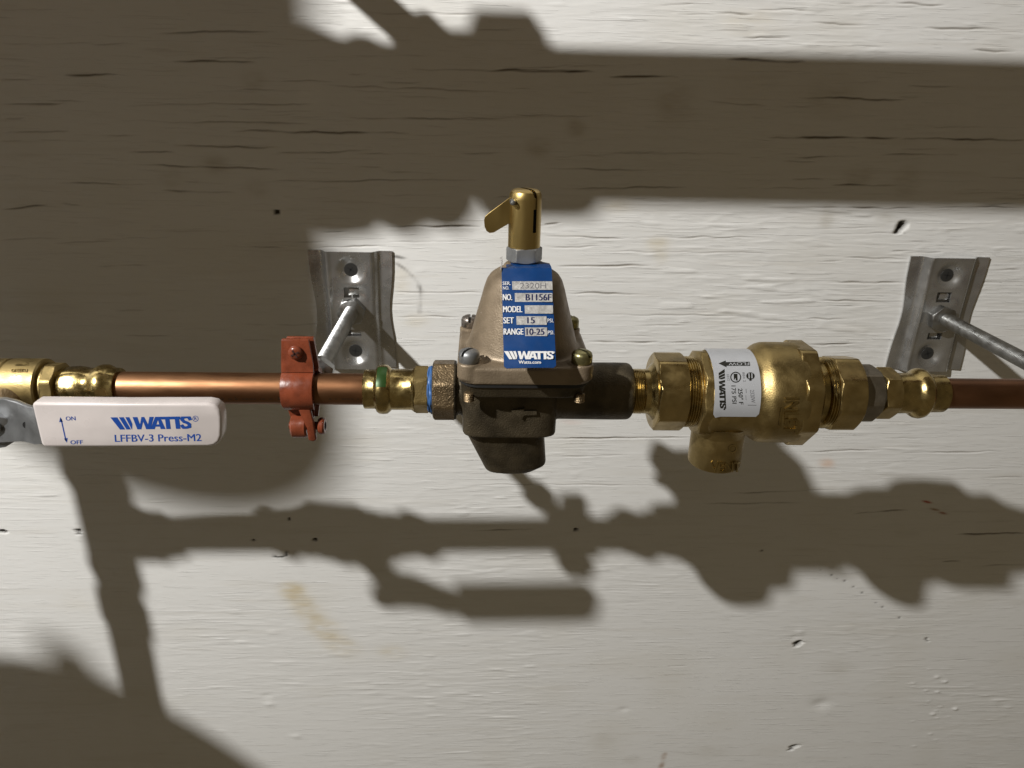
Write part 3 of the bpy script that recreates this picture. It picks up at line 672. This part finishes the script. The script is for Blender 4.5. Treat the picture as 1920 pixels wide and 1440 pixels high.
# =================================================================== PRESSURE REGULATOR
XG = .0048; YG = -D
t = thing('pressure_regulator', (XG, YG, -.048), 'bronze pressure regulator with tan bonnet, brass cap and blue data tag', 'regulator')
ZF0, ZF1 = .0125, .0210                        # bonnet flange
def sh_left(b):
    nut(b, 8, RP(830, 53), XP(812), XP(856), 'X', CP, .22, (1, 0)); lathe(b, [(XP(850), .0125), (XG, .0125)], 'X', CP, 40)
def sh_right(b):
    lathe(b, [(XG, .0143), (XP(1150), .0147), (XP(1174), .0146), (XP(1180), .0138), (XP(1183), .0120)], 'X', CP, 48)
def sh_barrel(b):
    hull(b, ellipse(XG-.0062, YG, .0236, .0190, -.0212, p=6, n=64)+ellipse(XG-.0062, YG, .0240, .0200, .010, p=5, n=64))
def sh_cup(b):
    hull(b, ellipse(XG-.0090, YG, .0208, .0160, -.0200, p=4, n=48)+ellipse(XG-.0012, YG, .0152, .0125, -.0425, p=3, n=48)+ellipse(XG-.0050, YG, .0132, .0105, -.0462, p=3, n=48))
def sh_flange(b):
    pts = [Vector((XG+x, YG+y, .0045)) for x, y in rrect(0, 0, .0282, .0282, .009)]+[Vector((XG+x, YG+y, .0110)) for x, y in rrect(0, 0, .0305, .0305, .010)]
    hull(b, pts)
me = remeshed([sh_left, sh_right, sh_barrel, sh_cup, sh_flange], .0006, 5)
me.materials.append(M['bronze']); body = link('body', me, t)
bm = bmesh.new(); nut(bm, 8, RP(830, 53.6), XP(813.5), XP(852), 'X', CP, .22, (1, 0)); obj('inlet_boss', bm, 'bronze_port', t)
sf = on_plane(Vector((0, YG-.0199, 0)), Vector((0, -1, 0)))
bm = bmesh.new()
shape(bm, [(958, 769), (978, 786), (982, 778), (1006, 777), (1006, 770), (982, 770), (984, 765)], sf, 0)
r_ = bmesh.ops.extrude_face_region(bm, geom=list(bm.faces))
for q in r_['geom']:
    if isinstance(q, bmesh.types.BMVert): q.co.y -= .0007
obj('flow_arrow', bm, 'bronze', t)
pts = [Vector((XG+x, YG+y, .0108)) for x, y in rrect(0, 0, .0310, .0310, .010)]
obj('gasket', slab(pts, Vector((0, 0, .0022))), 'black', t)
HB = .0262                                      # half bolt spacing
def b_flange(b):
    hull(b, [Vector((XG+x, YG+y, ZF0)) for x, y in rrect(0, 0, .0318, .0318, .0100)]+[Vector((XG+x, YG+y, ZF1-.0012)) for x, y in rrect(0, 0, .0318, .0318, .0100)]+[Vector((XG+x, YG+y, ZF1)) for x, y in rrect(0, 0, .0306, .0306, .0095)])
def b_bell(b):
    lathe(b, [(.014, .0285), (.0200, .0285), (.0225, .0270), (.0285, .0253), (.0370, .0231), (.0445, .0210), (.0500, .0196), (.0545, .0181), (.0572, .0162), (.0592, .0132), (.0606, .0105), (.0622, .0098), (.0627, .0085)], 'Z', (XG, YG, 0), 64)
def b_boss(b):
    for sx in (-1, 1):
        for sy in (-1, 1):
            lathe(b, [(.014, .0056), (ZF1+.0006, .0056), (ZF1+.0010, .0050)], 'Z', (XG+sx*HB, YG+sy*HB, 0), 28)
me = remeshed([b_flange, b_bell, b_boss], .0006, 6)
me.materials.append(M['bonnet']); link('bonnet', me, t)
for (sx, sy), mt, a in (((-1, -1), 'dull_zinc', .9), ((1, -1), 'green_screw', -.9), ((-1, 1), 'steel_screw', 1.45), ((1, 1), 'green_screw', 1.0)):
    c = Vector((XG+sx*HB, YG+sy*HB, 0)); z = ZF1+.0008; bm = bmesh.new()
    lathe(bm, [(z, .0044), (z+.0006, .0049), (z+.0040, .0049), (z+.0052, .0044), (z+.0060, .0030), (z+.0063, .0006)], 'Z', c, 36)
    u = Vector((math.cos(a), math.sin(a), 0)); v = Vector((-math.sin(a), math.cos(a), 0))
    # slot: cut by bisecting the head into two lips and a lower floor
    top = bmesh.ops.bisect_plane(bm, geom=list(bm.verts)+list(bm.edges)+list(bm.faces), plane_co=c+v*.0007, plane_no=v)
    top = bmesh.ops.bisect_plane(bm, geom=list(bm.verts)+list(bm.edges)+list(bm.faces), plane_co=c-v*.0007, plane_no=v)
    for vv in bm.verts:
        q = (vv.co-c).dot(v)
        if abs(q) < .00066 and vv.co.z > z+.0036: vv.co.z = z+.0036
    inner = [f for f in bm.faces if abs((f.calc_center_median()-c).dot(v)) < .00069 and f.calc_center_median().z > z+.0038]
    bmesh.ops.delete(bm, geom=inner, context='FACES')
    fl = [c+u*.0047+v*.0007, c-u*.0047+v*.0007, c-u*.0047-v*.0007, c+u*.0047-v*.0007]
    f0 = [bm.verts.new((p.x, p.y, z+.0036)) for p in fl]; bm.faces.new(f0)
    for sgn in (1, -1):
        w4 = [c+u*.0047+v*.0007*sgn, c-u*.0047+v*.0007*sgn]
        bm.faces.new([bm.verts.new((w4[0].x, w4[0].y, z+.0036)), bm.verts.new((w4[1].x, w4[1].y, z+.0036)), bm.verts.new((c.x-u.x*.0030+v.x*.0007*sgn, c.y-u.y*.0030+v.y*.0007*sgn, z+.0059)), bm.verts.new((c.x+u.x*.0030+v.x*.0007*sgn, c.y+u.y*.0030+v.y*.0007*sgn, z+.0059))])
    obj('screw', bm, mt, t, 40)
    bm = bmesh.new(); pr = [(.0002, .0024)]
    for i in range(8): pr += [(.0010+i*.0009, .0026), (.0014+i*.0009, .0030)]
    lathe(bm, [(a_, b_*.85) for a_, b_ in pr[4:14]], 'Z', c, 20); obj('screw_tip', bm, 'bronze_port', t)
ZT = .0630
bm = bmesh.new(); nut(bm, 6, .0075, ZT+.0006, ZT+.0075, 'Z', (XG-.0006, YG, 0), R(3)); obj('lock_nut', bm, 'dull_zinc', t)
XC = XG-.0008
bm = bmesh.new(); rc = .0076
lathe(bm, [(ZT+.0070, .0060), (ZT+.0070, rc-.0003), (ZT+.0074, rc), (.0925, rc), (.0945, rc-.0002), (.0958, rc-.0008), (.0966, rc-.0020), (.0970, rc-.0040), (.0971, .0003)], 'Z', (XC, YG, 0), 72)
bmesh.ops.recalc_face_normals(bm, faces=bm.faces)
a = R(-56); u = Vector((math.cos(a), math.sin(a), 0)); v = Vector((-u.y, u.x, 0)); cc = Vector((XC, YG, 0))
for off in (.0009, -.0009):
    bmesh.ops.bisect_plane(bm, geom=list(bm.verts)+list(bm.edges)+list(bm.faces), plane_co=cc+v*off, plane_no=v)
bmesh.ops.bisect_plane(bm, geom=list(bm.verts)+list(bm.edges)+list(bm.faces), plane_co=(0, 0, .0780), plane_no=(0, 0, 1))
kill = [f for f in bm.faces if abs((f.calc_center_median()-cc).dot(v)) < .00088 and f.calc_center_median().z > .0781 and (f.calc_center_median()-cc).dot(u) > -.004]
bmesh.ops.delete(bm, geom=kill, context='FACES')
cap = obj('cap', bm, 'brass_satin', t, 30)
bm = bmesh.new(); lathe(bm, [(.070, rc-.0012), (.0895, rc-.0012)], 'Z', cc, 48); obj('cap_core', bm, 'black', cap)
bm = bmesh.new(); lathe(bm, [(.0885, rc-.0004), (.0935, rc-.0004), (.0950, rc-.0020), (.0958, rc-.004), (.0960, .0003)], 'Z', cc, 48); obj('cap_plug', bm, 'brass', cap)
YL = YG-.0030
lv = [at(x, y, YL) for x, y in ((966, 368), (955, 371), (916, 400), (909.5, 406), (907.5, 413), (908.5, 425), (912, 433), (918, 437), (926, 436), (958, 417), (966, 412))]
lever = obj('lever', slab(lv, Vector((0, .0009, 0)), .00012, 1), 'brass_satin', t, 20)
pc = at(962, 381, YL-.0060); bm = bmesh.new(); lathe(bm, [(-.0021, .0003), (-.0020, .0007), (-.0014, .0012), (0, .0014), (.006, .0014)], 'Y', (pc.x, YL-.0040, pc.z), 20); obj('pivot_pin', bm, 'zinc', lever)

# ---- the blue tag
TA = at(987.5, 503, YG-.0140)
TB = at(994, 690, YG-.0440)
vdir = (TA-TB).normalized(); udir = at(1043, 690, YG-.0440)-at(945, 690, YG-.0440); TW = udir.length; udir.normalize(); udir = (udir-vdir*udir.dot(vdir)).normalized()
nrm = udir.cross(vdir).normalized()
if nrm.y > 0: nrm = -nrm
TL = (TA-TB).length
hwT = TW/2
rows = []
bm = bmesh.new()
path = []
cr = .0020
for i in range(13): path.append((TB+vdir*(TL*(i/12 if i != 1 else .022)), nrm))
back = Vector((0, 1, 0)); ztop = ZT+.0002
base = path[-1][0]
for i in range(1, 7):
    f = i/6; p = base+vdir*(ztop-base.z)*math.sin(f*math.pi/2)*.98+back*(.0042*(1-math.cos(f*math.pi/2))); path.append((p, None))
tp = Vector(path[-1][0])
for yb in (.004, .008, .012, .016, .020): path.append((Vector((tp.x, tp.y+yb, ztop)), None))
nw = 10
for i, (p, n_) in enumerate(path):
    row = []
    for j in range(nw+1):
        s = -1+2*j/nw; ww = hwT
        if i == 0 and abs(s) > .99: ww = hwT*.90
        q = p+udir*s*ww
        if i >= 13: q = q-vdir*0
        cx_ = .0004*math.cos(s*2.2)*(1 if i < 13 else .2)
        q = q+nrm*cx_
        if i > 18 and s > .2: q.z -= .0014*(s-.2)*(i-18)/4          # right shoulder curls down over the bonnet
        if i > 20: q = q-udir*s*hwT*.22*(i-20)
        row.append(bm.verts.new(q))
    rows.append(row)
for i in range(len(rows)-1):
    for j in range(nw):
        if i >= 14 and j == 0 and i not in (15,): continue            # torn corner
        if i >= 19 and j == 1: continue
        bm.faces.new((rows[i][j], rows[i][j+1], rows[i+1][j+1], rows[i+1][j]))
r_ = bmesh.ops.extrude_face_region(bm, geom=list(bm.faces))
for q in r_['geom']:
    if isinstance(q, bmesh.types.BMVert): q.co -= nrm*.0005
bmesh.ops.delete(bm, geom=[v for v in bm.verts if not v.link_faces], context='VERTS')
tg = obj('data_tag', bm, 'tag_blue', t, 50, label='blue metal data tag bent over the bonnet')
sf = on_plane(TB+nrm*.00042, nrm)
fr = [(960, 527.5, 1035.5, 543.5), (965, 549.5, 1035.5, 566), (983.5, 572.5, 1036.5, 588), (968, 593, 1024.5, 609), (984, 614, 1025.5, 630)]
for q in fr:
    bm = bmesh.new(); shape(bm, [(q[0], q[1]), (q[2], q[1]), (q[2]+.6, q[3]), (q[0]+.6, q[3])], sf, .00003); obj('silver_field', bm, 'tag_silver', tg)
bm = bmesh.new()
for s, q, bo in (('SER.', (942.5, 528, 957.5, 534.5), .004), ('NO.', (943, 537, 954.5, 543), .004), ('NO.', (943, 551.5, 960, 563), .009), ('MODEL', (943.5, 574, 979, 585.5), .009), ('SET', (944, 595, 963, 606.5), .009), ('RANGE', (944.5, 616, 981, 627.5), .009),
                 ('PSI.', (1026.5, 597.5, 1038, 604.5), 0), ('PSI.', (1027, 620, 1039, 627), 0), ('Watts.com', (972.5, 676, 1014, 682), .009)):
    text(bm, s, rect_q(*q), sf, .00006, bo)
logo(bm, (945, 658.5), (93, .2), (.6, 15), sf, .00006); ring_px(bm, 1039, 660.5, .7, 1.3, sf, .00006, 12)
obj('white_lettering', bm, 'tag_white', tg)
bm = bmesh.new()
for s, q in (('B1156F', (986, 551.5, 1033.5, 563.5)), ('15', (989, 595, 1002.5, 606.5)), ('10-25', (987.5, 616, 1020.5, 628))): text(bm, s, rect_q(*q), sf, .00008, .010)
obj('dark_lettering', bm, 'tag_ink', tg)
bm = bmesh.new(); text(bm, '2320H', rect_q(975, 530.5, 1024, 541), sf, .00006, -.008); obj('stamped_number', bm, 'label_grey', tg)
for i, pts in enumerate((((937, 484), (942, 481), (943, 491), (939, 489)), ((939, 491), (943, 492), (941, 500), (937.5, 509), (939.5, 497)))):
    P = [on_plane(TA+nrm*.0004, nrm)(x, y)[0] for x, y in pts]; obj('torn_edge', slab(P, nrm*.0004), 'tag_silver', tg)

# =================================================================== BACKFLOW PREVENTER
XB = XP(1355)
t = thing('backflow_preventer', (XB, -D, -.046), 'brass backflow preventer with silver paper label and downward vent', 'valve')
def thr(x0, x1, h, pitch=3.0, dep=1.6):
    p = []; x = x0
    while x < x1:
        p += [(x, h-dep), (x+pitch*.35, h), (x+pitch*.6, h)]; x += pitch
    return p+[(x1, h-dep)]
bm = bmesh.new(); lathe(bm, prof([(1176, 36)]+thr(1178, 1201, 42)+[(1202, 39), (1204, 41.5), (1213, 42), (1216, 45), (1222, 54), (1228, 60), (1233, 62), (1236, 60)]), 'X', CP, 64); obj('tailpiece', bm, 'brass_shiny', t, 30)
bm = bmesh.new(); nut(bm, 8, RP(1255, 68), XP(1222), XP(1277), 'X', CP, R(22.5), (1, .5)); obj('union_nut', bm, 'brass', t)
bm = bmesh.new(); lathe(bm, prof([(1272, 58)]+thr(1275, 1297, 66, 4.4, 2.6)+[(1299, 62), (1304, 64), (1308, 66)]), 'X', CP, 64); obj('outlet_thread', bm, 'brass_shiny', t, 30)
bm = bmesh.new(); nut(bm, 8, RP(1312, 75), XP(1300), XP(1326), 'X', CP, R(5), (1, 0)); obj('outlet_shoulder', bm, 'brass_cast', t)
RL = RP(1370, 79.5)
bm = bmesh.new(); lathe(bm, prof([(1310, 70), (1316, 76), (1322, 79), (1326, 79.5), (1396, 79.5), (1401, 80.5), (1406, 83.5), (1411, 88), (1416, 91), (1422, 92.6), (1428, 93), (1474, 93), (1480, 92.5), (1488, 89)]), 'X', CP, 80); obj('body', bm, 'brass_cast', t, 40)
bm = bmesh.new(); nut(bm, 8, RP(1500, 91), XP(1470), XP(1502), 'X', CP, R(20), (1, 0)); lathe(bm, prof([(1500, 60), (1501.8, 90), (1516, 68), (1517, 60)]), 'X', CP, 64); obj('cover_flange', bm, 'brass', t)
bm = bmesh.new(); lathe(bm, prof([(1508, 60), (1514, 64), (1524, 60), (1530, 60)]+thr(1531, 1547, 66, 5, 2.6)+[(1550, 62)]), 'X', CP, 64); obj('inlet_thread', bm, 'brass_shiny', t, 30)
bm = bmesh.new(); nut(bm, 8, RP(1570, 65.5), XP(1546), XP(1595), 'X', CP, R(8), (.5, 1)); obj('union_nut', bm, 'brass', t)
# vent
XVt = XP(1357); rv = RP(1355, 49.5)
bm = bmesh.new(); zb = at(1355, 889, -D-rv).z
lathe(bm, [(zb+.0060, rv*.66), (zb+.0003, rv*.70), (zb, rv*.74), (zb, rv*.96), (zb+.0008, rv), (zb+.020, rv*1.005), (zb+.030, rv*1.01), (ZP-.004, rv*1.02)], 'Z', (XVt, -D, 0), 56); vent = obj('vent', bm, 'brass_cast', t, 40)
# fillet between vent and body
bm = bmesh.new(); lathe(bm, [(ZP-.0225, rv*1.0), (ZP-.0200, rv*1.05), (ZP-.0175, rv*1.16), (ZP-.0150, rv*1.30)], 'Z', (XVt, -D, 0), 48); obj('vent_neck', bm, 'brass_cast', t, 40)
sv = on_zcyl(XVt, -D, rv)
bm = bmesh.new(); text(bm, 'VENT', ((1333, 884.5), (1387, 884.5), (1333, 866)), sv, -.0001, .004, .0008, 6); ring_px(bm, 1373, 841, 6, 7.6, sv, .0004, 20); obj('cast_lettering', bm, 'brass_shiny', vent)
sd = on_xcyl(-D, ZP, RP(1460, 93))
bm = bmesh.new(); text(bm, 'INLET', ((1472, 745), (1469, 811), (1496, 745)), sd, -.0001, .002, .0009, 6); shape(bm, [(1463.5, 765), (1466.5, 765), (1462, 798), (1459, 798)], sd, .0004, 6); obj('cast_lettering', bm, 'brass_shiny', t)
# label: a sheet bent round the body
SL = on_xcyl(-D, ZP, RL)
xa, xb = SL(1340, 735)[0].x, SL(1427, 735)[0].x
Pb = SL(1385, 781)[0]; a1 = math.atan2(Pb.z-ZP, -(Pb.y+D)); a0 = R(112)
bm = bmesh.new(); n1, n2 = 28, 14; rr = RL+.00018
g = []
for i in range(n1+1):
    an = a1+(a0-a1)*i/n1; row = []
    for j in range(n2+1):
        f = j/n2; x = xa+(xb-xa)*f
        if i == 0: x = xa+.0012+(xb-xa-.0024)*f
        lift = .0010*max(0, 1-i/3)*max(0, 1-j/2.0)                         # lifted lower left corner
        row.append(bm.verts.new((x, -D-math.cos(an)*(rr+lift), ZP+math.sin(an)*(rr+lift))))
    g.append(row)
for i in range(n1):
    for j in range(n2): bm.faces.new((g[i][j], g[i][j+1], g[i+1][j+1], g[i+1][j]))
lab = obj('paper_label', bm, 'label', t, 60, label='silver grey paper label with black print')
SL2 = on_xcyl(-D, ZP, rr); LF = .00008
bm = bmesh.new()
shape(bm, [(1347, 681.5), (1360.5, 676), (1361, 679), (1405.5, 678.5), (1406.5, 686), (1361.8, 686), (1362.5, 689)], SL2, LF, 5)
logo(bm, (1358.5, 692), (2.6, 74), (-11.5, 0), SL2, LF, 1)
ring_px(bm, 1379.3, 707.3, 8.3, 10.2, SL2, LF); shape(bm, [(1375.5, 701), (1382.5, 701), (1383, 713.5), (1379.5, 713.5), (1379, 708), (1376, 713)], SL2, LF)
shape(bm, [(1407+8*math.cos(a), 705+6.8*math.sin(a)) for a in [i*math.pi/10 for i in range(20)]], SL2, LF)
text(bm, '250° F', ((1383.5, 728.5), (1385.5, 758), (1392, 728.5)), SL2, LF, .006, 0, 5); text(bm, '175 PSI', ((1371, 723), (1373, 756.5), (1379, 723)), SL2, LF, .004, 0, 5)
shape(bm, [(1405, 711.5), (1409, 711.5), (1409, 714), (1405, 714)], SL2, LF); shape(bm, [(1356.5, 766), (1359.5, 766), (1359.5, 768.5), (1356.5, 768.5)], SL2, LF)
obj('black_lettering', bm, 'label_ink', lab)
bm = bmesh.new(); text(bm, 'FLOW', ((1404.5, 679.8), (1366, 680.2), (1404.5, 685)), SL2, LF*2, -.004)
shape(bm, [(1403, 700), (1405, 700), (1405.6, 709.5), (1403.4, 709.5)], SL2, LF*2); shape(bm, [(1408.5, 700), (1410.5, 700), (1410.9, 709.5), (1408.9, 709.5)], SL2, LF*2); obj('light_lettering', bm, 'label', lab)
bm = bmesh.new(); text(bm, '1012', ((1362, 702), (1364, 714), (1366.5, 702)), SL2, LF, -.004); text(bm, '884 2', ((1391.5, 698), (1393.5, 716), (1396, 698)), SL2, LF, .0); text(bm, '2320W', ((1406, 731), (1408.5, 755), (1413.5, 731)), SL2, LF, -.012, 0, 5)
shape(bm, [(1402, 759), (1418, 759.2), (1418, 760), (1402, 760)], SL2, LF); shape(bm, [(1398, 729), (1399, 729), (1399.6, 737), (1398.7, 737)], SL2, LF); shape(bm, [(1397.8, 741), (1398.5, 741), (1399.1, 750), (1398.4, 750)], SL2, LF)
obj('grey_lettering', bm, 'label_grey', lab)

# =================================================================== PLUMBING BESIDE AND ABOVE THE PICTURE (it throws the big shadows)
XRi = -.392
obj('copper_pipe', tube(XRi+.010, XP(205)-(XP(205)-XV)*2+.004, RT), 'copper', label='short copper pipe between tall riser and ball valve', cat='pipe')
t = thing('copper_riser', (XRi, -D, -.85), 'tall vertical copper riser with tee beside the ball valve', 'pipe')
bm = bmesh.new(); lathe(bm, [(-.85, .0111), (.60, .0111)], 'Z', (XRi, -D, 0), 40); obj('tube', bm, 'copper', t)
bm = bmesh.new(); lathe(bm, [(ZP-.034, .0111), (ZP-.033, .0126), (ZP-.028, .0136), (ZP-.022, .0128), (ZP+.028, .0130), (ZP+.036, .0165), (ZP+.044, .0150), (ZP+.045, .0125)], 'Z', (XRi, -D, 0), 40)
lathe(bm, [(XRi, .0120), (XRi+.022, .0120), (XRi+.026, .0128), (XRi+.030, .0110), (XRi+.040, .0100), (XRi+.041, .008)], 'X', CP, 40); obj('tee', bm, 'brass_shiny', t)
bm = bmesh.new(); lathe(bm, [(-.072, .0111), (-.071, .0130), (-.054, .0130), (-.053, .0111)], 'Z', (XRi, -D, 0), 40); obj('coupling', bm, 'brass_shiny', t)
# large pipe above
ZU = .2405; RU = .0282
obj('large_copper_pipe', tube(-.205, .70, RU, 'X', (0, -D, ZU)), 'copper_second', label='large copper pipe running along the wall above the regulator', cat='pipe')
bm = bmesh.new(); lathe(bm, [(-.275, .030), (-.274, .037), (-.262, .0385), (-.250, .0375), (-.246, .0340), (-.236, .0340), (-.228, .0370), (-.220, .0345), (-.212, .0330), (-.208, .0330), (-.204, .0350), (-.200, .0330), (-.196, .0285)], 'X', (0, -D, ZU-.005), 56)
obj('press_coupling', bm, 'brass_shiny', None, label='brass press coupling on the large copper pipe above', cat='fitting')
make_clamp(-.153, -D, ZU, RU+.0005, 2.0, 'large red-brown clamp around the large copper pipe above', ear=.0095, hs=.9)
make_rod(-.150, ZU, -D+.031, .0, .0085, 'thick zinc rod behind the large clamp above')
# unseen canister at left, kind made up, shaped to fit its wall shadow
fx, fy, fr_, zf = -.4735, -.2625, .0893, .270
t = thing('shadow_canister', (fx, fy, zf), 'unseen blue canister shaped to throw the large shadow at left', 'filter')
bm = bmesh.new(); pr = [(zf-.001, fr_*.5), (zf-.0005, fr_*.9), (zf+.002, fr_*.985), (zf+.006, fr_)]
lathe(bm, pr+[(zf+.25, fr_), (zf+.252, fr_+.004), (zf+.275, fr_+.004), (zf+.277, fr_)], 'Z', (fx, fy, 0), 64); obj('canister', bm, 'filter', t, 40)
bm = bmesh.new(); lathe(bm, [(zf+.277, fr_*.95), (zf+.30, fr_), (zf+.33, fr_*.85), (zf+.335, fr_*.5)], 'Z', (fx, fy, 0), 64); obj('head', bm, 'black', t)
bm = bmesh.new(); lathe(bm, [(fy, .024), (-D, .024)], 'Y', (fx+.03, 0, zf+.30), 32); lathe(bm, [(ZU, .024), (zf+.30, .024)], 'Z', (fx+.03, -D, 0), 32); lathe(bm, [(fx+.03, .024), (-.258, .024)], 'X', (0, -D, ZU), 32); obj('connection', bm, 'copper_second', t)
# unseen domed tank low on the left, made up to throw the round shadow
YT = -.3463
rt = .1247; tx = -.5313; ztp = .0673
t = thing('shadow_tank', (tx, YT, ztp-.40), 'unseen grey domed tank shaped to throw the round shadow low at left', 'tank')
bm = bmesh.new(); lathe(bm, [(ztp-.40, rt*.7), (ztp-.395, rt*.9), (ztp-.37, rt)]+[(ztp-.0563+.0563*math.sin(i*math.pi/24), max(.001, rt*math.cos(i*math.pi/24))) for i in range(13)], 'Z', (tx, YT, 0), 64); obj('shell', bm, 'tank', t, 40)
q = cast(165, 1237, YT); bm = bmesh.new(); lathe(bm, [(q.z-.05, .010), (q.z-.002, .010), (q.z, .006)], 'Z', (q.x-.008, YT, 0), 24); obj('shadow_knob', bm, 'black', t)  # knob added to throw the bump on the tank's shadow
for o in bpy.data.objects:
    if '_o' in o: del o['_o']
